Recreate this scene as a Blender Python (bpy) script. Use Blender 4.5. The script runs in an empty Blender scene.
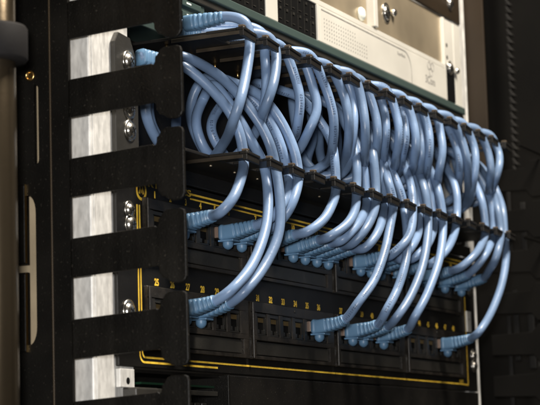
import bpy, bmesh, math, random
from mathutils import Vector, Matrix
random.seed(7)
S = bpy.context.scene
MM = 0.001
# ------------------------------------------------------------------ camera
CP = Vector((-763.8, -431.4, -50.95)); YAW, PIT, ROL, FPX = 0.442455, 0.13967, -0.029624, 1903.8
def _cam():
    f = Vector((math.cos(PIT)*math.cos(YAW), math.cos(PIT)*math.sin(YAW), math.sin(PIT)))
    r = f.cross(Vector((0,0,1))).normalized(); u = r.cross(f)
    c, s = math.cos(ROL), math.sin(ROL)
    return f, c*r+s*u, -s*r+c*u
CF, CR, CU = _cam()
cd = bpy.data.cameras.new('camera'); cam = bpy.data.objects.new('camera', cd)
S.collection.objects.link(cam)
m = Matrix((CR, CU, -CF)).transposed().to_4x4(); m.translation = CP*MM
cam.matrix_world = m
cd.sensor_width = 36; cd.lens = FPX*36/540; cd.clip_start = 0.02; cd.clip_end = 50
cd.dof.use_dof = True; cd.dof.focus_distance = 0.97; cd.dof.aperture_fstop = 25
S.camera = cam
def at(x, y, Y):                      # measuring aid: photo pixel -> point on the plane Y (mm)
    d = CF*FPX + CR*(x-270) + CU*(202.5-y)
    return CP + d*((Y-CP.y)/d.y)
# ------------------------------------------------------------------ world, lamps, exposure
W = bpy.data.worlds.new('World'); S.world = W; W.use_nodes = True
bg = W.node_tree.nodes['Background']; bg.inputs[0].default_value = (1.0, .86, .68, 1); bg.inputs[1].default_value = 0.02
def area(name, loc, target, size, power, col, sy=None):
    l = bpy.data.lights.new(name, 'AREA'); l.energy = power; l.color = col; l.size = size
    if sy: l.shape = 'RECTANGLE'; l.size_y = sy
    o = bpy.data.objects.new(name, l); S.collection.objects.link(o); o.location = Vector(loc)*MM
    o.rotation_euler = (Vector(target)-Vector(loc)).to_track_quat('-Z', 'Y').to_euler()
    return o
area('camera_flash', (-778, -414, -15), (150, 0, 100), 0.045, 6.3, (1.0, .975, .95))
area('ceiling_lamp', (120, -420, 900), (260, 0, 150), 0.22, 22.0, (1.0, .91, .79))
S.view_settings.view_transform = 'Standard'; S.view_settings.look = 'None'
S.view_settings.exposure = 0.0; S.view_settings.gamma = 1
S.render.engine = 'CYCLES'

# ------------------------------------------------------------------ materials
def mat(name, col, rough=.5, metal=0, nscale=0, namp=.15, bump=0, bscale=800, spec=.5, coat=0, stretch=None, rvar=0, dust=0):
    mt = bpy.data.materials.new(name); mt.use_nodes = True; nt = mt.node_tree; b = nt.nodes['Principled BSDF']
    b.inputs['Base Color'].default_value = (*col, 1); b.inputs['Roughness'].default_value = rough
    b.inputs['Metallic'].default_value = metal; b.inputs['Specular IOR Level'].default_value = spec
    b.inputs['Coat Weight'].default_value = coat
    tc = nt.nodes.new('ShaderNodeTexCoord'); src = tc.outputs['Object']
    if stretch:
        mp = nt.nodes.new('ShaderNodeMapping'); mp.inputs['Scale'].default_value = stretch
        nt.links.new(src, mp.inputs[0]); src = mp.outputs[0]
    if nscale:
        n = nt.nodes.new('ShaderNodeTexNoise'); n.inputs['Scale'].default_value = nscale; n.inputs['Detail'].default_value = 6
        nt.links.new(src, n.inputs['Vector'])
        r = nt.nodes.new('ShaderNodeValToRGB')
        r.color_ramp.elements[0].position = .3; r.color_ramp.elements[1].position = .7
        r.color_ramp.elements[0].color = (*[c*(1-namp) for c in col], 1)
        r.color_ramp.elements[1].color = (*[min(1, c*(1+namp)) for c in col], 1)
        nt.links.new(n.outputs[0], r.inputs[0]); nt.links.new(r.outputs[0], b.inputs['Base Color'])
        if rvar:
            mr = nt.nodes.new('ShaderNodeMapRange'); mr.inputs[3].default_value = rough-rvar; mr.inputs[4].default_value = rough+rvar
            nt.links.new(n.outputs[0], mr.inputs[0]); nt.links.new(mr.outputs[0], b.inputs['Roughness'])
    if bump:
        n2 = nt.nodes.new('ShaderNodeTexNoise'); n2.inputs['Scale'].default_value = bscale; n2.inputs['Detail'].default_value = 3
        nt.links.new(tc.outputs['Object'], n2.inputs['Vector'])
        bp = nt.nodes.new('ShaderNodeBump'); bp.inputs['Strength'].default_value = bump; bp.inputs['Distance'].default_value = .0003
        nt.links.new(n2.outputs[0], bp.inputs['Height']); nt.links.new(bp.outputs[0], b.inputs['Normal'])
    if dust:                          # pale dust specks and faint smears lying on the paint
        L = nt.links; v = nt.nodes.new('ShaderNodeTexNoise'); v.inputs['Scale'].default_value = 900; v.inputs['Detail'].default_value = 2
        g = nt.nodes.new('ShaderNodeTexNoise'); g.inputs['Scale'].default_value = 45; g.inputs['Detail'].default_value = 5
        L.new(tc.outputs['Object'], v.inputs['Vector']); L.new(tc.outputs['Object'], g.inputs['Vector'])
        r1 = nt.nodes.new('ShaderNodeMapRange'); r1.inputs[1].default_value = .66; r1.inputs[2].default_value = .72; L.new(v.outputs[0], r1.inputs[0])
        r2 = nt.nodes.new('ShaderNodeMapRange'); r2.inputs[1].default_value = .45; r2.inputs[2].default_value = .75; L.new(g.outputs[0], r2.inputs[0])
        ad = nt.nodes.new('ShaderNodeMath'); ad.operation = 'MULTIPLY_ADD'; L.new(r2.outputs[0], ad.inputs[0]); ad.inputs[1].default_value = .25; L.new(r1.outputs[0], ad.inputs[2])
        mu = nt.nodes.new('ShaderNodeMath'); mu.operation = 'MULTIPLY'; mu.use_clamp = True; L.new(ad.outputs[0], mu.inputs[0]); mu.inputs[1].default_value = dust
        mx = nt.nodes.new('ShaderNodeMix'); mx.data_type = 'RGBA'; L.new(mu.outputs[0], mx.inputs['Factor'])
        if b.inputs['Base Color'].links: L.new(b.inputs['Base Color'].links[0].from_socket, mx.inputs['A'])
        else: mx.inputs['A'].default_value = (*col, 1)
        mx.inputs['B'].default_value = (.16, .14, .11, 1); L.new(mx.outputs['Result'], b.inputs['Base Color'])
    return mt
M = {}
M['powder'] = mat('black_powder_coat', (.0035,.003,.0022), .5, nscale=30, namp=.35, bump=.35, bscale=1500, rvar=.08, spec=.25, dust=.10)
M['finger'] = mat('black_finger_steel', (.0035,.003,.0022), .5, nscale=70, namp=.4, bump=.5, bscale=1100, rvar=.12, stretch=(1,2.5,.15), spec=.25, dust=.16)
M['plate'] = mat('black_manager_steel', (.007,.006,.0048), .48, nscale=50, namp=.35, bump=.3, bscale=1400, spec=.5, dust=.12)
M['panel'] = mat('black_panel_paint', (.004,.0035,.003), .48, nscale=60, namp=.3, bump=.25, bscale=1500, spec=.35, dust=.12)
M['module'] = mat('black_module_plastic', (.017,.014,.011), .42, nscale=160, namp=.6, bump=.25, bscale=900, rvar=.1, dust=.25)
M['jack'] = mat('jack_plastic', (.016,.0145,.012), .4, nscale=90, namp=.3)
M['cavity'] = mat('jack_cavity', (.003,.003,.003), .7, spec=.12)
M['gold'] = mat('gold_contact', (.16,.11,.045), .45, .8)
M['yellow'] = mat('yellow_print', (.92,.55,.055), .5, nscale=260, namp=.25)
M['alu'] = mat('brushed_aluminium', (.70,.69,.66), .48, .25, nscale=150, namp=.2, bump=.35, bscale=350, stretch=(3,3,1), rvar=.14)
M['cream'] = mat('cream_painted_steel', (.60,.58,.52), .38, .0, nscale=22, namp=.10, bump=.08, bscale=900, rvar=.06)
M['steelwarm'] = mat('warm_galvanised_steel', (.50,.415,.29), .33, .65, nscale=14, namp=.32, bump=.15, bscale=500, rvar=.1)
M['green'] = mat('grey_green_casing', (.043,.067,.061), .45, nscale=25, namp=.12, bump=.15, bscale=1000)
M['nickel'] = mat('nickel_screw', (.72,.69,.63), .26, 1, nscale=350, namp=.3, rvar=.12, bump=.3, bscale=600)
M['plug'] = mat('smoky_clear_plug', (.34,.24,.19), .2, 0, spec=.6)
M['plug'].node_tree.nodes['Principled BSDF'].inputs['Transmission Weight'].default_value = .45
M['boot'] = mat('blue_boot_rubber', (.114,.225,.365), .42, nscale=110, namp=.16, rvar=.08, bump=.08, bscale=900)
M['brown'] = mat('brown_steel', (.022,.0145,.008), .5, spec=.3, nscale=20, namp=.25, bump=.1)
M['edge'] = mat('brown_black_edge', (.032,.024,.0155), .42, nscale=120, namp=.4)
M['worn_glint'] = mat('worn_glint_brown', (.10,.073,.048), .4, nscale=200, namp=.4)  # worn brown, lightened so the tip corners carry a painted glint
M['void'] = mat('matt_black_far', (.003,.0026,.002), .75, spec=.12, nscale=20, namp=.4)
M['tan'] = mat('tan_web_cover', (.36,.29,.19), .5, nscale=40, namp=.2, bump=.2)
M['ridge'] = mat('worn_edge_brown', (.05,.033,.016), .45)
M['dark'] = mat('dark_wall_paint', (.006,.005,.004), .8, nscale=3, namp=.3)
M['rubber'] = mat('grey_rubber', (.014,.013,.013), .7, spec=.15, nscale=60, namp=.2, bump=.2)
M['tube'] = mat('satin_tube', (.30,.235,.155), .2, .95, nscale=30, namp=.25, stretch=(1,1,.2), bump=.15, bscale=300, rvar=.06)
M['brass'] = mat('brass', (.75,.5,.2), .28, 1)
M['pcb'] = mat('green_board', (.006,.035,.016), .4)
M['white'] = mat('white_print', (.75,.78,.72), .5)
M['grey'] = mat('grey_print', (.27,.26,.24), .5, nscale=200, namp=.3)
M['greysteel'] = mat('dark_grey_steel', (.03,.028,.024), .42, .2, nscale=40, namp=.3, bump=.2, dust=.15)
M['strip'] = mat('dull_grey_duct', (.010,.0092,.008), .6, spec=.25, nscale=30, namp=.3)
def cord_mat(name, printed, shade=1.0):
    col = (.160*shade, .242*shade, .390*shade)
    mt = mat(name, col, .36, nscale=60, namp=.13, bump=.3, bscale=480, spec=.5, rvar=.12, dust=.12)
    nt = mt.node_tree; b = nt.nodes['Principled BSDF']
    if printed:                       # the row of dark characters printed along the sheath
        L = nt.links; uv = nt.nodes.new('ShaderNodeUVMap'); uv.uv_map = 'UVMap'
        sp = nt.nodes.new('ShaderNodeSeparateXYZ'); L.new(uv.outputs[0], sp.inputs[0])
        def mth(op, a, bb=None, c=None):
            n = nt.nodes.new('ShaderNodeMath'); n.operation = op
            for i, v in enumerate((a, bb, c)):
                if v is None: continue
                if isinstance(v, (int, float)): n.inputs[i].default_value = v
                else: L.new(v, n.inputs[i])
            return n.outputs[0]
        u, v = sp.outputs[0], sp.outputs[1]
        du = mth('ABSOLUTE', mth('SUBTRACT', mth('FRACT', u), .5))
        band = mth('LESS_THAN', du, .048)
        cell = mth('FRACT', mth('MULTIPLY', v, .8))
        glyph = mth('LESS_THAN', cell, .68)
        word = mth('GREATER_THAN', mth('SINE', mth('MULTIPLY', v, .42)), -.55)
        vo = nt.nodes.new('ShaderNodeTexNoise'); vo.inputs['Scale'].default_value = 1.0; vo.inputs['Detail'].default_value = 0
        cb = nt.nodes.new('ShaderNodeCombineXYZ'); L.new(mth('MULTIPLY', u, 46), cb.inputs[0]); L.new(mth('MULTIPLY', v, 2.6), cb.inputs[1])
        L.new(cb.outputs[0], vo.inputs['Vector'])
        strokes = mth('GREATER_THAN', vo.outputs[0], .47)
        msk = mth('MULTIPLY', mth('MULTIPLY', band, glyph), mth('MULTIPLY', word, strokes))
        mx = nt.nodes.new('ShaderNodeMix'); mx.data_type = 'RGBA'
        src = b.inputs['Base Color'].links[0].from_socket
        L.new(mth('MULTIPLY', msk, .8), mx.inputs['Factor']); L.new(src, mx.inputs['A']); mx.inputs['B'].default_value = (.02,.03,.06,1)
        L.new(mx.outputs['Result'], b.inputs['Base Color'])
    return mt
CORD = [cord_mat('blue_cable_sheath', False), cord_mat('blue_cable_sheath_printed', True), cord_mat('blue_cable_sheath_pale', False, 1.14), cord_mat('blue_cable_sheath_dull', False, .88), cord_mat('blue_cable_sheath_printed_pale', True, 1.15)]

# ------------------------------------------------------------------ helpers
class MB:
    """collects shapes (in mm) and links them as ONE mesh object"""
    def __init__(s): s.v = []; s.f = []; s.uv = None; s.smooth = []
    def add(s, vs, fs, smooth=False):
        o = len(s.v); s.v += [tuple(v) for v in vs]; s.f += [tuple(i+o for i in f) for f in fs]; s.smooth += [smooth]*len(fs); return s
    def box(s, x0, x1, y0, y1, z0, z1):
        vs = [(x,y,z) for x in (x0,x1) for y in (y0,y1) for z in (z0,z1)]
        return s.add(vs, [(0,1,3,2),(4,6,7,5),(0,4,5,1),(2,3,7,6),(0,2,6,4),(1,5,7,3)])
    def prism(s, poly, axis, a, b):
        """poly in the two other axes, extruded along axis from a to b"""
        n = len(poly)
        def P(p, t):
            return {'x': (t, p[0], p[1]), 'y': (p[0], t, p[1]), 'z': (p[0], p[1], t)}[axis]
        vs = [P(p, a) for p in poly]+[P(p, b) for p in poly]
        return s.add(vs, [tuple(range(n)), tuple(range(2*n-1, n-1, -1))]+[(i, i+n, (i+1) % n+n, (i+1) % n) for i in range(n)])
    def lathe(s, c, axis, prof, n=24):
        """prof: list of (t, r) along axis"""
        vs = []; fs = []
        for t, r in prof:
            for k in range(n):
                a = 2*math.pi*k/n; p, q = r*math.cos(a), r*math.sin(a)
                vs.append({'x': (c[0]+t, c[1]+p, c[2]+q), 'y': (c[0]+p, c[1]+t, c[2]+q), 'z': (c[0]+p, c[1]+q, c[2]+t)}[axis])
        for j in range(len(prof)-1):
            for k in range(n): fs.append((j*n+k, j*n+(k+1) % n, (j+1)*n+(k+1) % n, (j+1)*n+k))
        s.add(vs, fs, True)
        m0 = len(prof)
        s.add([vs[k] for k in range(n)], [tuple(range(n))]); s.add([vs[(m0-1)*n+k] for k in range(n)], [tuple(range(n-1, -1, -1))])
        return s
    def ribbon(s, pts, w, y0, y1, closed=False):
        """flat stroke in the XZ plane"""
        n = len(pts); L = []; R = []
        for i in range(n):
            a = Vector(pts[(i-1) % n] if (closed or i > 0) else pts[i]); b = Vector(pts[(i+1) % n] if (closed or i < n-1) else pts[i])
            t = (b-a).normalized(); nn = Vector((-t.y, t.x)); p = Vector(pts[i])
            L.append(p+nn*w/2); R.append(p-nn*w/2)
        for i in range(n if closed else n-1):
            j = (i+1) % n; q = [L[i], L[j], R[j], R[i]]
            s.add([(p.x, y0, p.y) for p in q]+[(p.x, y1, p.y) for p in q], [(0,1,2,3),(7,6,5,4),(0,4,5,1),(1,5,6,2),(2,6,7,3),(3,7,4,0)])
        return s
    def build(s, name, material, parent=None, bevel=0, origin=None, seg=2):
        me = bpy.data.meshes.new(name)
        if origin is None: origin = Vector((0,0,0))
        origin = Vector(origin)
        me.from_pydata([tuple((Vector(v)-origin)*MM) for v in s.v], [], s.f)
        for p, sm in zip(me.polygons, s.smooth): p.use_smooth = sm
        if s.uv:
            l = me.uv_layers.new(name='UVMap')
            for i, lp in enumerate(me.loops): l.data[i].uv = s.uv[i]
        bm = bmesh.new(); bm.from_mesh(me)
        if not s.uv: bmesh.ops.remove_doubles(bm, verts=bm.verts, dist=1e-7)
        bmesh.ops.recalc_face_normals(bm, faces=bm.faces); bm.to_mesh(me); bm.free()
        me.materials.append(material)
        o = bpy.data.objects.new(name, me); S.collection.objects.link(o)
        wl = origin*MM
        if parent is not None:
            o.parent = parent; o.location = wl-world_loc(parent)
        else: o.location = wl
        if bevel:
            b = o.modifiers.new('bevel', 'BEVEL'); b.width = bevel*MM; b.segments = seg; b.limit_method = 'ANGLE'; b.angle_limit = math.radians(40)
            b.harden_normals = False
        return o
def world_loc(o):
    l = Vector(o.location)
    while o.parent: o = o.parent; l += o.location
    return l
def tag(o, label, cat, group=None):
    o['label'] = label; o['category'] = cat
    if group: o['group'] = group
    return o
def thing(name, label, cat, loc=(0,0,0), group=None):
    o = bpy.data.objects.new(name, None); S.collection.objects.link(o); o.location = Vector(loc)*MM; o.empty_display_size = .01
    return tag(o, label, cat, group)
def text(name, s, x, z, size, y, material, parent, bold=.0, align='CENTER', sx=1.0, ext=.05, rot=None):
    c = bpy.data.curves.new(name, 'FONT'); c.body = s; c.size = size*MM; c.align_x = align; c.align_y = 'CENTER'
    c.extrude = ext*MM; c.offset = bold*MM; c.resolution_u = 4
    t = bpy.data.objects.new(name, c); S.collection.objects.link(t)
    dg = bpy.context.evaluated_depsgraph_get(); me = bpy.data.meshes.new_from_object(t.evaluated_get(dg))
    bpy.data.objects.remove(t)
    me.transform(Matrix.Rotation(math.pi/2, 4, 'X') @ Matrix.Diagonal((sx,1,1,1)))
    me.materials.clear(); me.materials.append(material)
    o = bpy.data.objects.new(name, me); S.collection.objects.link(o)
    o.parent = parent; o.location = Vector((x, y, z))*MM-world_loc(parent)
    return o
def arc(cx, cz, r, a0, a1, n=6): return [(cx+r*math.cos(math.radians(a0+(a1-a0)*i/n)), cz+r*math.sin(math.radians(a0+(a1-a0)*i/n))) for i in range(n+1)]
def catmull(P, step=1.6):
    P = [Vector(p) for p in P]; P = [2*P[0]-P[1]]+P+[2*P[-1]-P[-2]]; out = []
    for i in range(1, len(P)-2):
        p0, p1, p2, p3 = P[i-1:i+3]
        t0 = 0; t1 = t0+max(.01, (p1-p0).length)**.5; t2 = t1+max(.01, (p2-p1).length)**.5; t3 = t2+max(.01, (p3-p2).length)**.5
        n = max(2, int((p2-p1).length/step))
        for k in range(n):
            t = t1+(t2-t1)*k/n
            A1 = p0*(t1-t)/(t1-t0)+p1*(t-t0)/(t1-t0); A2 = p1*(t2-t)/(t2-t1)+p2*(t-t1)/(t2-t1); A3 = p2*(t3-t)/(t3-t2)+p3*(t-t2)/(t3-t2)
            B1 = A1*(t2-t)/(t2-t0)+A2*(t-t0)/(t2-t0); B2 = A2*(t3-t)/(t3-t1)+A3*(t-t1)/(t3-t1)
            out.append(B1*(t2-t)/(t2-t1)+B2*(t-t1)/(t2-t1))
    out.append(P[-2]); return out
def relax(p, it=6):
    for _ in range(it):
        q = [p[0], p[1]]
        for i in range(2, len(p)-2): q.append(p[i]*.4+(p[i-1]+p[i+1])*.3)
        p = q+[p[-2], p[-1]]
    return p
def sweep(mb, path, rad, n=16, uv=True, up0=Vector((0,0,1)), face=None):
    """tube along path; rad float or fn(i,t)->(ra,rb,exponent)"""
    N = len(path); T = [(path[min(i+1, N-1)]-path[max(i-1, 0)]).normalized() for i in range(N)]
    nrm = (up0-T[0]*up0.dot(T[0])).normalized(); vs = []; fs = []; lens = [0]
    for i in range(N):
        if i:
            nrm = (nrm-T[i]*nrm.dot(T[i])).normalized(); lens.append(lens[-1]+(path[i]-path[i-1]).length)
        bn = T[i].cross(nrm)
        if callable(rad): ra, rb, ex = rad(i, lens[-1])
        else: ra = rb = rad; ex = 2
        for k in range(n):
            a = 2*math.pi*k/n; c, s = math.cos(a), math.sin(a)
            x = math.copysign(abs(c)**(2/ex), c)*ra; y = math.copysign(abs(s)**(2/ex), s)*rb
            vs.append(path[i]+nrm*x+bn*y)
        if face is not None and i == int(face*N):      # turn the printed line so that it shows on the outer side here
            h = CP-path[i]; uoff = .5-math.atan2(h.dot(bn), h.dot(nrm))/(2*math.pi)
    if face is None: uoff = 0
    o = len(mb.v); uvs = []
    for i in range(N-1):
        for k in range(n):
            fs.append((i*n+k, i*n+(k+1) % n, (i+1)*n+(k+1) % n, (i+1)*n+k))
            uvs += [(k/n+uoff, lens[i]), ((k+1)/n+uoff, lens[i]), ((k+1)/n+uoff, lens[i+1]), (k/n+uoff, lens[i+1])]
    fs.append(tuple(range(n-1, -1, -1))); fs.append(tuple((N-1)*n+k for k in range(n))); uvs += [(0,0)]*(2*n)
    mb.add(vs, fs, True)
    if uv: mb.uv = (mb.uv or [])+uvs
    return mb
def screw(parent, x, z, y, r=3.2, mt='nickel', rot=20, washer=True):
    b = MB(); prof = ([(0, r*1.45), (-.5, r*1.45), (-.6, r*1.2)] if washer else []) + [(-.6, r), (-1.0, r), (-1.7, r*.85), (-2.2, r*.5), (-2.3, r*.42)]
    b.lathe((x, y, z), 'y', prof, 24)
    o = b.build('screw', M[mt], parent)
    c = MB(); a = math.radians(rot)
    for q in (a, a+math.pi/2):
        dx, dz = math.cos(q)*r*.5, math.sin(q)*r*.5; px, pz = -math.sin(q)*.28, math.cos(q)*.28
        c.prism([(x+dx+px, z+dz+pz), (x-dx+px, z-dz+pz), (x-dx-px, z-dz-pz), (x+dx-px, z+dz-pz)], 'y', y-2.42-.02*(q > a), y-1.5)
    c.build('cross_recess', M['cavity'], o)
    return o

# ------------------------------------------------------------------ setting
w = MB().box(700, 720, -1500, 1500, -1200, 1800).build('wall', M['dark']); w['kind'] = 'structure'
w = MB().box(-1500, 700, 900, 920, -1200, 1800).build('back_wall', M['dark']); w['kind'] = 'structure'

# ------------------------------------------------------------------ rack posts
def post(name, label, sx, x_in, x_out):
    t = thing(name, label, 'rack post', (x_out, 0, -200))
    b = MB()
    # front flange and the web behind its rounded corner
    r = 1.3; x0, d = (x_out, 1) if sx > 0 else (x_out, -1)
    pr = [(x_in, 1.2), (x_out+d*r, 1.2)]
    for k in range(1, 7):
        a = math.radians(90*k/6); pr.append((x_out+d*r-d*r*math.sin(a), 1.2+r-r*math.cos(a)))
    pr += [(x_out, 74), (x_out+d*2.4, 74), (x_out+d*2.4, 3.7+r*.3), (x_in, 3.7)]
    if d < 0: pr = pr[::-1]
    b.prism(pr, 'z', -200, 420); o = b.build('channel', M['alu'], t)
    if d > 0: MB().box(x_out-4, x_out-2.6, 10, 60, -200, 420).build('web_cover', M['tan'], t)  # tan strip added over the web, darker than it, behind the slots
    g = MB().box(*(sorted((x_out+d*1.6, x_out+d*3.1))), .75, 1.2, -200, 420); g.build('ridge', M['alu'], t, .2)
    return t
post('rack_post', 'bright bare aluminium rack post behind the black fingers on the left', 1, -2, -37)
post('rack_post', 'bright bare aluminium rack post at the far right end of the patch panel', -1, 452, 476)

# ------------------------------------------------------------------ patch panel
PP = thing('patch_panel', 'black 48 port patch panel with yellow outline and yellow port numbers', 'patch panel', (222, 0, -2.5))
MB().box(-19, 464, -1.2, .8, -2.5, 87.3).build('panel_plate', M['panel'], PP, .4)
yl0, yl1 = -1.32, -1.15
def PX(n):
    i = (n-1) % 24; return 17.5+15.5*(i+i//6)
# outline: outer stroke and inner stroke
def outline(ins, start_top, bottom_from=None):
    i = ins; X0, X1, Z0, Z1 = i, 445-i, i, 84-i; r = 4-i*.6
    return X0, X1, Z0, Z1, r
X0, X1, Z0, Z1, r = outline(0, 0)
b = MB(); b.ribbon([(53, Z1), (X1-r, Z1)]+arc(X1-r, Z1-r, r, 90, 0)+[(X1, Z0+1.5)], .95, yl0, yl1)
b.ribbon([(X0, 73), (X0, Z0+r)]+arc(X0+r, Z0+r, r, 180, 270)+[(78, Z0)], .95, yl0, yl1)
b.build('outline', M['yellow'], PP)
X0, X1, Z0, Z1, r = outline(2.3, 0)
b = MB(); b.ribbon([(53, Z1), (X1-r, Z1)]+arc(X1-r, Z1-r, r, 90, 0), .8, yl0, yl1)
b.ribbon([(X0, 73), (X0, Z0+r)]+arc(X0+r, Z0+r, r, 180, 270)+[(432, Z0-.4), (445, Z0-.8)], .9, yl0, yl1)
b.build('outline', M['yellow'], PP)
for n in range(1, 49):
    text('port_number', str(n), PX(n)-.2, 79.3 if n < 25 else 37.8, 4.5, -1.25, M['yellow'], PP, bold=.15, sx=.95)
# round emblem and lettering at the top left
b = MB(); b.ribbon(arc(4.3, 80.2, 4.3, 0, 345, 28), 1.3, yl0, yl1, closed=True); b.ribbon([(2.4, 78.4), (3.2, 81.6), (4.3, 79.2), (5.4, 81.6), (6.2, 78.4)], 1.0, yl0, yl1)
b.build('emblem', M['yellow'], PP)
text('lettering', 'RTRONICS', 10.5, 84.1, 4.5, -1.25, M['yellow'], PP, bold=.12, align='LEFT', sx=2.0)
text('lettering', 'NFP5', 432, 3.2, 3.4, -1.25, M['yellow'], PP, bold=.08)

for row in (1, 0):
    zb = 5.8+41.5*row
    for mI in range(4):
        x0 = 4.5+108.6*mI; x1 = x0+105.6; z0, z1 = zb, zb+29.6
        mo = bpy.data.objects.new('jack_module', None); S.collection.objects.link(mo); mo.parent = PP; mo.empty_display_size = .005
        mo.location = Vector(((x0+x1)/2, -1.2, z0))*MM-world_loc(PP)
        ctr = [PX(24*(1-row)+mI*6+j+1) for j in range(6)]
        # frame with six jack holes and one wide label window, pieces butted end to end
        b = MB(); f0, f1 = -3.4, -1.2; hz0, hz1 = z0+12.2, z0+24.2; hw = 5.9
        b.box(x0, x1, f0, f1, z1-5.4, z1); b.box(x0, x1, f0, f1, hz0-2.4, hz0)
        xs = [x0]+sum([[c-hw, c+hw] for c in ctr], [])+[x1]
        for k in range(0, len(xs), 2): b.box(xs[k], xs[k+1], f0, f1, hz0, z1-5.4)
        b.box(x0, x0+6, f0, f1, z0+1.8, hz0-2.4); b.box(x1-6, x1, f0, f1, z0+1.8, hz0-2.4); b.box(x0, x1, f0, f1, z0, z0+1.8)
        b.build('module_frame', M['module'], mo, .25, seg=1)
        MB().box(x0+.5, x0+2.2, -4.4, f0+.05, z0+.3, z1-.3).build('side_rib', M['module'], mo, .25)
        MB().box(x0+6.8, x1-6.8, -2.5, -1.25, z0+2.4, hz0-3).build('label_window', M['greysteel'], mo, .3)
        MB().lathe(((x0+x1)/2+1, f0, z1-2.2), 'y', [(.4, .9), (-.25, .9), (-.3, .5)], 12).build('dimple', M['jack'], mo)
        for c in ctr:
            b = MB(); a0, a1 = -3.0, -1.22; ow = 5.6; iw = 4.5; oz0, oz1 = hz0+.2, z1-5.6; iz1 = oz1-2.0; iz0 = oz0+3.2; nz = oz0+.9
            b.box(c-ow, c+ow, a0, a1, iz1, oz1)                       # lintel
            b.box(c-ow, c-iw, a0, a1, nz, iz1); b.box(c+iw, c+ow, a0, a1, nz, iz1)
            b.box(c-iw, c-2.6, a0, a1, nz, iz0); b.box(c+2.6, c+iw, a0, a1, nz, iz0)
            b.box(c-ow, c+ow, a0, a1, oz0, nz)
            j = b.build('jack', M['jack'], mo, .2, seg=1)
            MB().box(c-iw, c+iw, -1.5, -1.25, nz, iz1).build('cavity', M['cavity'], j)
            b = MB()
            for q in range(8): b.box(c-3.6+q*1.02, c-3.3+q*1.02, -2.1, -1.52, iz1-2.6, iz1-.3)
            b.build('contacts', M['gold'], j)
for x, z, rr in ((-7.5, 69.5, 3.0), (-6.5, 62.8, 3.6), (-9.5, 22.6, 3.8), (-9.5, 14, 3.2), (455, 65.5, 3), (457, 21.5, 3.2), (457.5, 14.5, 3.2)):
    screw(PP, x, z, -1.2, rr, rot=random.uniform(0, 80))
MB().box(444.5, 452.5, -2.6, -1.25, 37, 51).build('mounting_tab', M['cream'], PP, .3)
MB().lathe((448.5, -2.6, 45.5), 'y', [(.3, .6), (-.06, .6)], 10).build('rivet', M['cavity'], PP)

# ------------------------------------------------------------------ horizontal cable manager (2U, fingers in two rows)
CMg = thing('cable_manager', 'black horizontal cable manager with two rows of T tipped fingers', 'cable manager', (222, 0, 89))
MB().box(2, 464, 26, 28, 90, 164).build('back_plate', M['plate'], CMg, .3)
MB().box(2, 462, -1.0, 1.0, 88.4, 95.6).build('lower_lip', M['plate'], CMg, .4)
FX = [33+25.95*i for i in range(16)]
for zt, xl in ((159, 35), (99, 2)):
    MB().box(xl, 443, -22, 25.9, zt-1.5, zt).build('finger_rail', M['plate'], CMg, .25)
    for i, x in enumerate(FX):
        b = MB()
        b.prism([(x+.6, -22.1), (x+.6, -38.2), (x, -38.8), (x, -42.4), (x+.8, -43), (x+18.6, -40.6), (x+19.8, -39.6), (x+19.8, -37.4), (x+19.2, -37), (x+19.2, -22.1)], 'z', zt-1.45, zt-.05)
        b.prism([(x+.1, -42.6), (x+18.8, -40.1), (x+18.8, -38.7), (x+.1, -40.2)], 'z', zt-4.4, zt-1.45)           # turned down lip of the T tip
        fg = b.build('finger', M['plate'], CMg, .3)
        if zt > 120 or i == 0: MB().box(x+.55, x+1.4, -40.1, -3, zt-3.4, zt-1.55).build('turned_edge', M['edge'], fg, .2)
        MB().box(x+.1, x+3.0, -42.6, -39.6, zt-.04, zt+1.0).build('raised_corner', M['worn_glint'], fg, .35)
for k in range(7):
    MB().lathe((55+26*k, -12, 97.5), 'z', [(.1, .7), (-.4, .7), (-.6, .4)], 10).build('rivet', M['steelwarm'], CMg)
    MB().lathe((42+26*k, 4, 157.5), 'z', [(.1, .8), (-2.8, .8), (-3.0, .4)], 10).build('peg', M['brass'], CMg)
# left mounting ear
MB().prism([(-18.5, 89.5), (-1, 89.5), (2.5, 93), (2.5, 140), (-4, 151), (-15, 152), (-18.5, 147)], 'y', -1.6, .9).build('ear', M['greysteel'], CMg, .4)
MB().box(.5, 2.4, .9, 26, 92, 140).build('side_wall', M['plate'], CMg, .2)
for x, z in ((-6.3, 139.5), (-6.3, 117), (-6.0, 106.8)): screw(CMg, x, z, -1.6, 3.6, 'nickel', random.uniform(0, 80))
MB().box(444, 452, -1.0, 1.0, 96, 168).build('ear', M['plate'], CMg, .3)

# ------------------------------------------------------------------ network switch
SW = thing('network_switch', 'grey green rack switch with a cream dotted bezel and dark port bank', 'network switch', (222, 0, 163))
MB().box(14, 440, 6, 180, 163, 217).build('chassis', M['green'], SW, .5)
MB().box(14, 463, -1.5, 5.9, 187.4, 192.4).build('lip', M['green'], SW, .8, seg=3)
MB().box(14, 463, -.2, 5.9, 183.6, 187.2).build('lip_underside', M['greysteel'], SW, .5)
b = MB(); b.box(78, 148, 0.2, 5.9, 192.6, 214); b.box(163, 216, .2, 5.9, 192.6, 214); b.build('port_bank', M['cavity'], SW)
for (xa, xb) in ((79, 148), (163.5, 216)):
    n = int((xb-xa)/8)
    for k in range(n):
        for z in (194.5, 204):
            b = MB(); cx = xa+4+k*(xb-xa)/n
            b.box(cx-3.2, cx-2.9, -.1, .2, z-.6, z+8.2); b.box(cx-1.0, cx+1.0, -.25, .2, z+6.8, z+8.2); b.box(cx-1.6, cx+1.6, -.12, .2, z+1.2, z+1.7)
            b.build('port_contact', M['greysteel'], SW)
MB().box(148.2, 163, -.6, 5.9, 192.6, 216).build('bank_divider', M['cream'], SW, .4)
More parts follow.
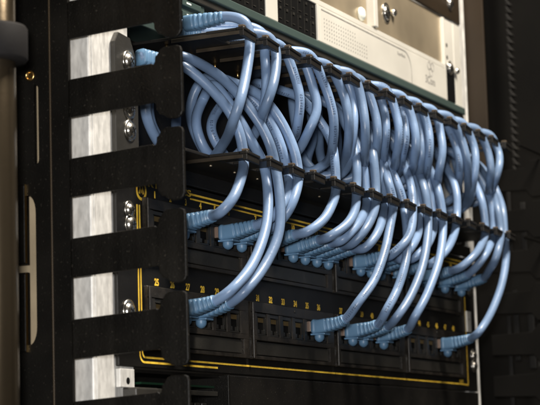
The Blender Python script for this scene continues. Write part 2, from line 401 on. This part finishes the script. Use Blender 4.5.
MB().box(216.2, 219.6, -.9, 5.9, 192.6, 214).build('bank_divider', M['cream'], SW, .3)
MB().box(62, 428, -.4, 5.9, 214.2, 217.4).build('top_rim', M['cream'], SW, .3)
MB().box(219.8, 428, -.7, 5.9, 192.6, 214).build('bezel', M['cream'], SW, .5)
b = MB()
for rz in range(6):
    for cx in range(19):
        if rz >= 4 and cx > 13: continue
        xx = 226+cx*3.5; zz = 195.8+rz*2.3
        b.lathe((xx, -.72, zz), 'y', [(.01, .55), (-.05, .55)], 8)
b.build('indicator_dots', M['grey'], SW)
b = MB(); b.ribbon([(222, 212.2), (352, 212.2)]+arc(352, 200.2, 12, 90, 0, 8)+[(364, 193)], .6, -.85, -.71); b.build('grey_line', M['grey'], SW)
text('lettering', 'SuperStack', 347, 208.6, 3.0, -.78, M['grey'], SW)
b = MB()
for cx, cz in ((396.5, 210.5), (402.5, 210.5), (399.5, 214-7.6)): b.ribbon([(cx+2.7*math.cos(math.radians(a)), cz+2.7*math.sin(math.radians(a))) for a in range(0, 360, 20)], .55, -.85, -.71, closed=True)
b.build('emblem', M['grey'], SW)
text('lettering', '3Com', 398, 200.5, 7.2, -.78, M['grey'], SW, bold=.12)
# grey green plug-in block at the left
mb = MB().box(44, 78, 1, 5.9, 164, 183.4); mb.build('expansion_block', M['green'], SW, .5)
for zz in (168, 175, 181): MB().box(52, 72, -.2, 1.0, zz-1.9, zz+1.3).build('latch', M['green'], SW, .4); MB().box(56, 61, -.3, -.2, zz-.6, zz+.3).build('mark', M['white'], SW)
# right ear with slot
b = MB(); b.box(427.9, 431, -.4, 5.9, 192.6, 250); b.box(432, 449.5, .6, 2.6, 218.5, 250); b.box(449.5, 463, .3, 2.4, 192.6, 250); b.box(431.1, 449.4, 2.4, 5.4, 192.6, 218.4)
b.build('ear', M['cream'], SW, .4)
MB().box(431.1, 449.4, .45, 2.35, 194, 218.4).build('ear_slot', M['cavity'], SW)
screw(SW, 440, 216.8, .4, 3.4); screw(SW, 449.8, 216.2, -.5, 2.2, washer=False)
for z in (223.5, 232): MB().lathe((436, .6, z), 'y', [(.3, 1.5), (-.1, 1.5), (-.12, 1.0)], 14).build('hole', M['greysteel'], SW)

# ------------------------------------------------------------------ device above the switch
UD = thing('metal_enclosure', 'warm bare metal enclosure with a large bolt above the cream bezel', 'enclosure', (200, 0, 218))
MB().box(100, 302, 3.5, 120, 218.2, 251).build('front_plate', M['steelwarm'], UD, .6)
MB().box(302.2, 308, -1.6, 6, 218.2, 251).build('fold', M['cream'], UD, .6)
MB().box(308.2, 427.8, 1.5, 120, 218.2, 251).build('front_plate', M['steelwarm'], UD, .6)
screw(UD, 329, 232.5, 1.5, 4.6); MB().lathe((339, 1.5, 234.5), 'y', [(0, 2.6), (-2, 2.6), (-3, 1.6)], 16).build('stud', M['nickel'], UD)
b = MB(); b.lathe((291, 3.4, 224), 'y', [(0, 4.3), (-1.2, 4.3), (-2.4, 3.3), (-2.9, 1.5)], 24); b.build('plug_button', M['white'], UD)
TD = thing('brown_panel', 'dark brown blank panel with one shiny screw at the top edge', 'blank panel', (222, 0, 252))
MB().box(-19, 464, 0, 2, 251.6, 320).build('panel_plate', M['brown'], TD, .4); screw(TD, 444.5, 262.5, 0, 3.4)

# ------------------------------------------------------------------ device under the patch panel
LD = thing('lower_unit', 'black open unit with a blank cover just below the patch panel', 'rack unit', (222, 0, -46))
MB().box(88, 464, -1.4, 1, -46, -3.2).build('blank_cover', M['panel'], LD, .4)
MB().box(86, 88, -3, 20, -46, -3.2).build('cover_edge', M['powder'], LD, .3)
b = MB(); b.box(-6, 86, 22, 24, -46, -4); b.box(-6, 86, 2, 21.9, -4.6, -3.2); b.build('recess', M['panel'], LD)
MB().box(10, 84, 4, 20, -9.6, -8.6).build('circuit_board', M['pcb'], LD)
MB().box(-12, 9, -6, 8, -46, -12).build('connector_block', M['greysteel'], LD, .8)
MB().box(14, 80, 0, 2, -14, -11.6).build('crossbar', M['greysteel'], LD, .3)
b = MB()
for k in range(9): b.box(16+7.3*k, 21+7.3*k, 6, 10, -30, -17)
b.build('terminal_row', M['jack'], LD, .4)
MB().prism([(-18.5, -12), (-5.5, -12), (-5.5, -3.6), (-18.5, -3.6)], 'y', -1.3, 1.0).build('bracket', M['alu'], LD, .3); 
MB().lathe((-11.5, -1.3, -9), 'y', [(.3, 1.6), (-.1, 1.6)], 14).build('hole', M['cavity'], LD)

# ------------------------------------------------------------------ vertical cable managers
def vman(name, label, X, d, ks):
    """d=+1: thickness grows towards +X"""
    t = thing(name, label, 'cable manager', (X, 20, -200))
    xa, xb = sorted((X, X+1.8*d))
    b = MB()
    b.box(xa, xb, 5.6, 21.5, -200, 420)
    def col(y0, y1, holes):
        z = -200
        for h0, h1 in sorted(holes): b.box(xa, xb, y0, y1, z, h0); z = h1
        b.box(xa, xb, y0, y1, z, 420)
    H1 = [(88, 124)]; H2 = [(7, 74), (-150, -76)]
    col(21.5, 23.6, H1); col(23.6, 28.2, H2); col(28.2, 34, [(39.5, 43)])
    b.box(xa, xb, 34, 70, -200, 420)
    for h0, h1, y0, rr in [(h[0], h[1], 23.6, 4.0) for h in H2]+[(88, 124, 21.5, 1.1)]:      # rounded slot corners
        for zc, sg in ((h0, 1), (h1, -1)):
            b.prism([(y0, zc)]+[(y0+rr-rr*math.sin(math.radians(a)), zc+sg*2*(rr-rr*math.cos(math.radians(a)))) for a in range(0, 91, 15)][::-1], 'x', xa, xb)
    b.build('spine', M['powder'], t, 0)
    for z0, z1 in ((43.5, 79), (4, 39)):
        MB().box(xa-1.2, xa-.05, 28.6, 33.6, z0, z1).build('insert', M['powder'], t, .5)
        MB().box(xa-1.3, xa-.05, 28.2, 28.5, z0, z1).build('insert_rim', M['brass'], t)
    for yy in (14.6, ): MB().box(xa-.7 if d > 0 else xb, xa if d > 0 else xb+.7, yy, yy+.7, -200, 420).build('ridge', M['ridge'], t, .2)
    b = MB(); b.lathe((xa-.02, 25.6, 128.4), 'x', [(0, 2.5), (-.5, 2.5), (-.8, 2.1), (-.5, 1.6), (.6, 1.4)], 20); b.build('rivet', M['brass'], t)
    for k in ks:
        z1 = 124.4-35.8*k; z0 = z1-17.3; zc = (z0+z1)/2; h = 16.1
        n0, n1 = z0+2.1, z1+2.3; zc += 1.6           # the finger rises a little towards its tip
        poly = [(5.5, z0), (5.5, z1), (-36.6, n1), (-37.6, n1-.7), (-38.4, n1+.6), (-38.6, n1+3)]
        poly += [(-39.6, zc+h-3.2), (-41, zc+h-1), (-43, zc+h), (-49.6, zc+h), (-51.2, zc+h-.7), (-51.8, zc+h-2.6)]
        poly += [(-51.8, zc-h+2.8), (-51, zc-h+1.2), (-49.8, zc-h+.3), (-48, zc-h), (-45.6, zc-h+.2), (-43.6, zc-h+.9), (-42, zc-h+2.2), (-40.4, zc-h+2.6), (-39.2, zc-h+4.2), (-38.6, n0-3.2), (-38.4, n0-.6), (-37.6, n0+.3), (-36.6, n0)]
        # small tooth in the neck as on the real finger
        MB().prism(poly, 'x', xa, xb).build('finger', M['finger'], t, .45)
    return t
vman('vertical_cable_manager', 'black vertical cable manager with wide T shaped fingers in the left foreground', -48, 1, range(-3, 6))
VR = thing('vertical_cable_manager', 'blurred dark vertical cable manager with ribbed strip beyond the right post', 'cable manager', (500, 0, -200))
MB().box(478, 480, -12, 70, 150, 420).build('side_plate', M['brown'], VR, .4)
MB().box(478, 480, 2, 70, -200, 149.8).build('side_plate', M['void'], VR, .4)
MB().box(560, 562, -60, 70, -200, 420).build('spine', M['void'], VR, .4)
for k in range(-2, 11):
    z1 = 152-35.8*k*.8; z0 = z1-14
    if z1 > 160: continue
    MB().prism([(0, z0), (0, z1), (-30, z1+1), (-34, z1+6), (-46, z1+6), (-46, z0-6), (-34, z0-6), (-30, z0-1)], 'x', 500, 501.8).build('finger', M['void'], VR, .4)
for k in range(46):
    z = 150+k*5.6
    MB().prism([(-14.5, z), (-10.5, z+.6), (-9.5, z+5.4), (-11, z+5.2)], 'x', 535, 541).build('rib', M['strip'], VR, .4)
for k, (x, y0, y1, z0, z1) in enumerate(((520, -12, -9, 84, 140), (522, -22, -18, 90, 132), (520, -14, -10, 20, 70), (521, -25, -20, 14, 60), (520, -8, -5, -30, 52), (540, -34, -29, 60, 100), (540, -24, -20, -20, 40), (520, -30, -27, -40, 4))):
    MB().box(x, x+2, y0, y1, z0, z1).build('slat', M['strip'], VR, .5)
MB().box(452, 500, -43, -41.6, 160.5, 162).build('guide_bar', M['void'], VR, .3)
MB().box(452, 500, -43, -41.6, 98, 100).build('guide_bar', M['void'], VR, .3)

# ------------------------------------------------------------------ round foreground tube
tc_ = (-115, 1)
TB = thing('metal_tube', 'blurred satin metal tube with a dark rubber collar at the left edge', 'tube', (tc_[0], tc_[1], -200))
MB().lathe((tc_[0], tc_[1], 0), 'z', [(-200, 9.6), (300, 9.6)], 40).build('pipe', M['tube'], TB)
MB().lathe((tc_[0], tc_[1], 0), 'z', [(119, 9.7), (119.3, 13.8), (120.5, 14.6), (133, 14.6), (134.2, 13.8), (134.5, 9.7)], 40).build('collar', M['rubber'], TB)

# ------------------------------------------------------------------ network cables
SL = lambda k: 33+25.95*k+23.2          # centre of slot k
RB = 2.55
# port: (upper part px points, upper slot), (inner arc px), lower slot & its depth, outer part px
A = {  # descending strand below the upper fingers: pixel points (x, y), depth offset
 2: [(249,36),(247.5,70),(240,100),(234,118),(224,142)],
 26: [(263,46),(266,70),(266,95),(262,115),(254,135)],
 27: [(274,45),(276,65),(272,90),(266,108),(256,130)],
 5: [(288,57),(296,80),(300,100),(297,125),(289,142)],
 6: [(306,66),(314,90),(317,110),(309,130),(296,152)],
 7: [(316,65),(326,90),(333,117),(333,142),(325,165)],
 9: [(334,73),(344,97),(348,118),(348,142),(341,168)],
 10: [(347,83),(353,103),(354,123),(351,150),(343,172)],
 11: [(356,82),(362,105),(365,125),(365,150),(359,172)],
 12: [(367,91),(374,110),(377,130),(376,150),(369,175)],
 35: [(381,98),(385,115),(386,130),(384,148),(378,170)],
 37: [(390,97),(396,115),(399,132),(397,152),(389,174)],
 14: [(400,104),(404,122),(406,138),(403,155),(396,175)],
 15: [(407,103),(413,120),(416,138),(414,158),(406,178)],
 38: [(422,110),(428,127),(430,145),(428,165),(420,180)],
 16: [(437,117),(441,135),(443,150),(439,172),(431,190)],
 40: [(447,123),(455,143),(459,160),(459,178),(453,198)],
 18: [(454,122),(462,140),(467,158),(468,178),(462,205)],
 20: [(467,129),(474,145),(476,163),(473,185),(464,207)],
 22: [(481,135),(488,152),(491,168),(490,184),(483,198)],
 46: [(494,139),(499,153),(499,168),(495,182),(487,196)],
 24: [(415,112),(420,130),(422,150),(420,168),(412,182)],
}
AS = {2:0,26:1,27:1,5:2,6:3,7:3,9:4,10:5,11:5,12:6,35:7,37:7,14:8,15:8,38:9,16:10,40:11,18:11,20:12,22:13,24:9,46:14}
B = {
 2: [(181,64),(197,75),(213,90),(230,113),(240,136),(243,152)],
 26: [(214,84),(226,97),(240,119),(252,143),(260,157)],
 27: [(181,57),(208,68),(232,87),(248,106),(261,125),(270,145),(275,158)],
 5: [(238,90),(250,97),(262,110),(273,128),(282,150),(287,164)],
 6: [(222,79),(240,86),(258,94),(274,110),(287,131),(295,152),(297,164)],
 7: [(280,91),(300,98),(318,118),(330,138),(335,160),(336,180)],
 9: [(318,98),(333,106),(345,124),(353,145),(357,168),(357,185)],
 10: [(334,104),(346,122),(357,145),(364,168),(367,190)],
 11: [(345,98),(358,112),(368,131),(374,158),(376,190)],
 12: [(356,110),(368,130),(377,155),(383,178),(385,195)],
 35: [(362,118),(375,140),(384,165),(389,185),(391,199)],
 37: [(370,124),(380,145),(391,170),(400,190),(404,204)],
 14: [(383,132),(397,152),(406,170),(412,190),(414,207)],
 15: [(390,135),(403,155),(413,175),(419,193),(421,210)],
 38: [(396,136),(409,152),(418,170),(425,190),(428,209)],
 16: [(402,140),(415,156),(424,174),(431,195),(435,213)],
 40: [(410,142),(422,156),(432,174),(439,193),(443,212)],
 18: [(428,145),(440,158),(449,172),(456,193),(458,214)],
 20: [(452,152),(464,166),(474,182),(482,202),(486,222)],
 22: [(460,150),(473,168),(484,186),(491,206),(494,223)],
 46: [(476,162),(489,177),(498,195),(503,212),(505,227)],
 24: [(470,157),(483,173),(492,192),(498,210),(499,227)],
}
BS = {2:(0,-29.5),26:(1,-27.5),27:(1,-34),5:(2,-29),6:(2,-34.5),7:(4,-33),9:(5,-34),10:(6,-29),11:(6,-34.5),12:(7,-29),35:(7,-34.5),37:(8,-31),14:(8,-36.7),15:(9,-30),38:(9,-35.6),16:(10,-30),40:(10,-35.4),18:(11,-35),20:(13,-35.8),22:(14,-32),24:(14,-37.2),46:(15,-31)}
order = sorted(B, key=lambda q: B[q][-1][0])      # strands keep their left to right order from the upper to the lower row
str_ = sorted(((A[q], AS[q]) for q in A), key=lambda e: e[0][0][0])
A = {q: e[0] for q, e in zip(order, str_)}; AS = {q: e[1] for q, e in zip(order, str_)}
Cc = {
 2: [(243,160),(241,178),(232,200),(221,212)],
 26: [(265,170),(268,200),(265,233),(252,265),(230,291)],
 27: [(276,168),(280,200),(278,236),(265,265),(243,293)],
 5: [(288,175),(287,192),(280,208),(268,220)],
 6: [(297,173),(296,192),(290,208),(280,222)],
 7: [(336,187),(333,203),(323,220),(307,232)],
 9: [(357,194),(355,210),(346,225),(329,237)],
 10: [(367,199),(363,214),(354,229),(341,241)],
 11: [(375,199),(372,216),(363,233),(352,244)],
 12: [(384,204),(382,221),(375,237),(364,249)],
 35: [(391,206),(390,228),(384,254),(373,281),(357,304)],
 37: [(405,212),(407,235),(405,262),(398,289),(386,311)],
 14: [(413,214),(411,230),(402,245),(390,256)],
 15: [(421,217),(418,235),(410,249),(402,259)],
 38: [(428,215),(427,240),(422,268),(411,296),(396,318)],
 16: [(434,220),(431,235),(425,248),(414,258)],
 40: [(443,218),(442,242),(437,268),(427,295),(414,318)],
 18: [(458,220),(454,236),(445,252),(431,264)],
 20: [(486,229),(481,246),(472,258),(460,268)],
 22: [(493,229),(490,245),(484,257),(476,267)],
 46: [(504,233),(506,255),(502,284),(492,311),(478,333)],
 24: [(499,232),(498,248),(495,260),(489,270)],
}
JOIN = {  # how the slack of a cable runs inside the manager, pixel points with depth
 2: [(205,165,2),(164,150,8),(145,112,8),(150,84,6),(166,66,0)],
 26: [(232,158,-3),(206,152,-2),(195,122,2),(204,98,2)],
 27: [(238,158,4),(190,165,14),(150,120,16),(158,62,6)],
 5: [(262,164,0),(228,160,-2),(211,130,2),(222,104,3)],
 6: [(262,168,6),(215,165,14),(190,110,14),(202,80,6)],
}
PRINT = {5, 35, 37, 7, 18, 16, 14}
LAB = {
 2: 'pale blue cable curving into the leftmost visible plug of the upper port row',
 26: 'inner one of two long blue cables sweeping down to the lower left ports',
 27: 'outer one of two long blue cables sweeping down to the lower left ports',
 5: 'blue cable into the left plug of the upper pair behind the two sweeping cables',
 6: 'blue cable into the right plug of the upper pair behind the two sweeping cables',
 7: 'leftmost blue cable of the tight five plug cluster in the upper row',
 9: 'blue cable plugged in second from left in the five plug cluster',
 10: 'blue cable into the middle plug of the five plug cluster',
 11: 'blue cable plugged in second from right in the five plug cluster',
 12: 'rightmost blue cable of the tight five plug cluster in the upper row',
 14: 'blue cable into the left plug of the pair right of the five plug cluster',
 15: 'blue cable into the right plug of the pair right of the five plug cluster',
 35: 'printed blue cable crossing down to the lone plug under yellow numbers 35 and 36',
 37: 'printed blue cable into the left plug of the lower middle group of three',
 38: 'plain blue cable into the middle plug of the lower middle group of three',
 40: 'plain blue cable into the right plug of the lower middle group of three',
 16: 'printed blue cable into the upper plug half hidden behind the lower middle cables',
 18: 'printed blue cable into the lone plug left of the far right upper trio',
 20: 'blue cable into the leftmost of the three upper plugs at the far right',
 22: 'blue cable into the middle of the three upper plugs at the far right',
 24: 'blue cable into the rightmost plug of the upper port row beside the post',
 46: 'outermost right blue cable hanging down alone to the rightmost lower plug',
}
def boot_at(px, zc, parent, cord):
    """strain relief boot along -Y from the panel face; returns where the cord leaves"""
    y0 = -5.0; L = 19.0; back = cord[::-1]; path = [back[0]]; seg = 0; pos = back[0].copy()
    while len(path) < 49:                          # resample the cord's own end, so the boot bends with it
        nx = back[seg+1]; dd = (nx-pos).length
        if dd < L/48: seg += 1; rest = L/48-dd; pos = nx.copy(); pos += (back[seg+1]-nx).normalized()*rest
        else: pos = pos+(nx-pos).normalized()*(L/48)
        path.append(pos.copy())
    def rad(i, t):
        f = min(1, max(0, (t-8)/14)); ra = 3.9*(1-f)+2.75*f; rb = 4.6*(1-f)+2.9*f; ex = 5-2.4*f
        if t < .6: ra *= .9; rb *= .9
        if t < 1.6: ra += .25; rb += .25
        if t > 8.0:
            g = ((t-8.0) % 2.35)
            if g < .85: ra -= .8; rb -= .8
        return ra, rb, ex
    mb = MB(); sweep(mb, path, rad, 24, uv=False)
    bo = mb.build('boot', M['boot'], parent, origin=(px, y0, zc))
    # rounded latch cover hanging under the front of the boot
    lb = MB(); prof = [(2.6, 2.6), (1.2, 2.7), (0, 2.7), (-.9, 2.5), (-1.7, 1.95), (-2.3, 1.1), (-2.6, .3)]
    lb.lathe((px, y0-3.0, zc-5.9), 'z', prof, 24)
    lb.box(px-3.9, px+3.9, y0-7.8, y0+.7, zc-4.7, zc-3.7)
    lb.build('latch_cover', M['boot'], bo, .3, origin=(px, y0, zc))
    # smoky plug between boot and port
    pb = MB().box(px-4.6, px+4.6, y0+.2, -1.6, zc-2.6, zc+2.8)
    for k in range(8): pb.box(px-3.9+k*1.04, px-3.5+k*1.04, y0+.8, -1.7, zc+2.8, zc+3.0)
    pb.build('plug', M['plug'], parent, .3)
    return path
ports = sorted(A)
top_sorted = sorted(ports, key=lambda p: A[p][0][0])
for idx, p in enumerate(top_sorted):
    k = AS[p]; ax = SL(k)
    apx = A[p]; y_top = None
    # depth of the strand where it passes the slot
    best = min((abs(at(apx[0][0], apx[0][1], yy/2).x-ax), yy/2) for yy in range(-84, -20)); ya = max(-36.5, min(-27, best[1]))
    jx = ax-5-26*min(1, idx/2.5) ; P = []
    if idx == 0: P += [Vector((52, 1, 169)), Vector((53, -12, 170.2)), Vector((54, -25, 170.2)), Vector((55.5, -33, 166.5))]
    elif idx == 1: P += [Vector((62, 2, 169)), Vector((69, -16, 170)), Vector((77, -27, 169.3)), Vector((81, -31.5, 165.5))]
    else: P += [Vector((jx-4, 3, 165.5)), Vector((jx+6, -14, 165.2)), Vector((ax-9, -29, 165.2)), Vector((ax-2.5, ya+1, 163.8))]
    P.append(Vector((ax+.3, ya-.4, 158.5)))
    a3 = [at(x, y, Y) for (x, y), Y in zip(apx[1:], (ya-2.5, ya-4.5, ya-1, -18))]
    P += a3
    bx = B[p]; k2, yb = BS[p]; n = len(bx)
    E_, S_ = a3[-1], at(*bx[0], -10)
    if p in JOIN: P += [at(*q) for q in JOIN[p]]
    else:
        P += [E_+Vector((-2, 9, -4)), E_+Vector((-5, 19, 4)), E_.lerp(S_, .5)+Vector((8, 24-5*(idx % 2), 4)), S_+Vector((4, 17, 6)), S_+Vector((-3, 9, 4))]
    for i, q in enumerate(bx[:-1]):
        f = i/(n-1); P.append(at(*q, -9+(yb+1-(-9))*min(1, f*1.25)-1.5*math.sin(math.pi*f)))
    P.append(Vector((SL(k2), yb, 99)))
    cx = Cc[p]; px = PX(p); zc = (67.0 if p < 25 else 26.0); nC = len(cx)
    for i, q in enumerate(cx):
        f = i/(nC-1)
        if i == 0: continue
        P.append(at(*q, yb+(-32-yb)*f-6*math.sin(math.pi*f)))
    P += [Vector((px+.3, -23, zc+2.4)), Vector((px, -14, zc+.5)), Vector((px, -9, zc))]
    path = relax(catmull(P), 5); Lp = len(path); ph = [random.uniform(0, 6.28) for _ in range(6)]
    for i in range(4, Lp-16):                      # small stiff spots and waviness of a real cable
        e = min(1, (i-4)/12, (Lp-16-i)/14)
        path[i] = path[i]+Vector((math.sin(i*.11+ph[0])+.5*math.sin(i*.27+ph[1]), .6*math.sin(i*.13+ph[2]), math.sin(i*.12+ph[3])+.5*math.sin(i*.23+ph[4])))*.32*e
    path.append(Vector((px, -5, zc)))
    lab = LAB[p]
    t = thing('network_cable', lab, 'cable', (px, 0, zc), 'light blue patch cables')
    mb = MB(); sweep(mb, path, RB, 18, face={35:.88, 37:.86, 7:.12, 18:.15, 16:.14, 14:.1, 5:.12}.get(p, .85))
    mb.build('cord', CORD[(1, 4)[idx % 2]] if p in PRINT else CORD[(0, 2, 3)[idx % 3]], t)
    boot_at(px, zc, t, path)
    if idx == 0:                                   # the only boot in view at the switch end
        y0 = -2; bp = [Vector((52+k*.04, y0-20*k/40, 168.8+.035*k)) for k in range(41)]
        def rad2(i, tt):
            f = min(1, max(0, (tt-6)/14)); ra = 3.9*(1-f)+2.9*f; rb = 4.4*(1-f)+3*f
            if tt > 5 and (tt % 2.6) > 1.7: ra -= .6; rb -= .6
            return ra, rb, 4.5-2*f
        m2 = MB(); sweep(m2, bp, rad2, 24, uv=False); m2.build('boot', M['boot'], t)
    else:
        s0 = path[0]; d0 = (path[4]-path[0]).normalized()
        bp = [s0+d0*(k*.4) for k in range(31)]
        m2 = MB(); sweep(m2, bp, lambda i, tt: (3.3-.6*min(1, tt/12)-(.4 if tt % 2.4 > 1.6 else 0),)*2+(3,), 16, uv=False); m2.build('boot', M['boot'], t)
# one more cable whose boot shows in the gap behind the left fingers
t = thing('network_cable', 'light blue network cable seen only in the gap between the left fingers', 'cable', (20, -10, 150), 'light blue patch cables')
P = [at(140,57,-4), at(148,58,-6), at(160,62,-8), at(171,74,-2), at(175,98,6), at(176,125,12), at(174,150,20)]
mb = MB(); sweep(mb, relax(catmull(P), 3), RB, 16); mb.build('cord', CORD[0], t)
bp = [P[0].lerp(P[1]+Vector((10, -3, -1)), k/30) for k in range(31)]
m2 = MB(); sweep(m2, bp, lambda i, tt: (3.9-(.6 if tt % 2.6 > 1.7 else 0),)*2+(4,), 20, uv=False); m2.build('boot', M['boot'], t)
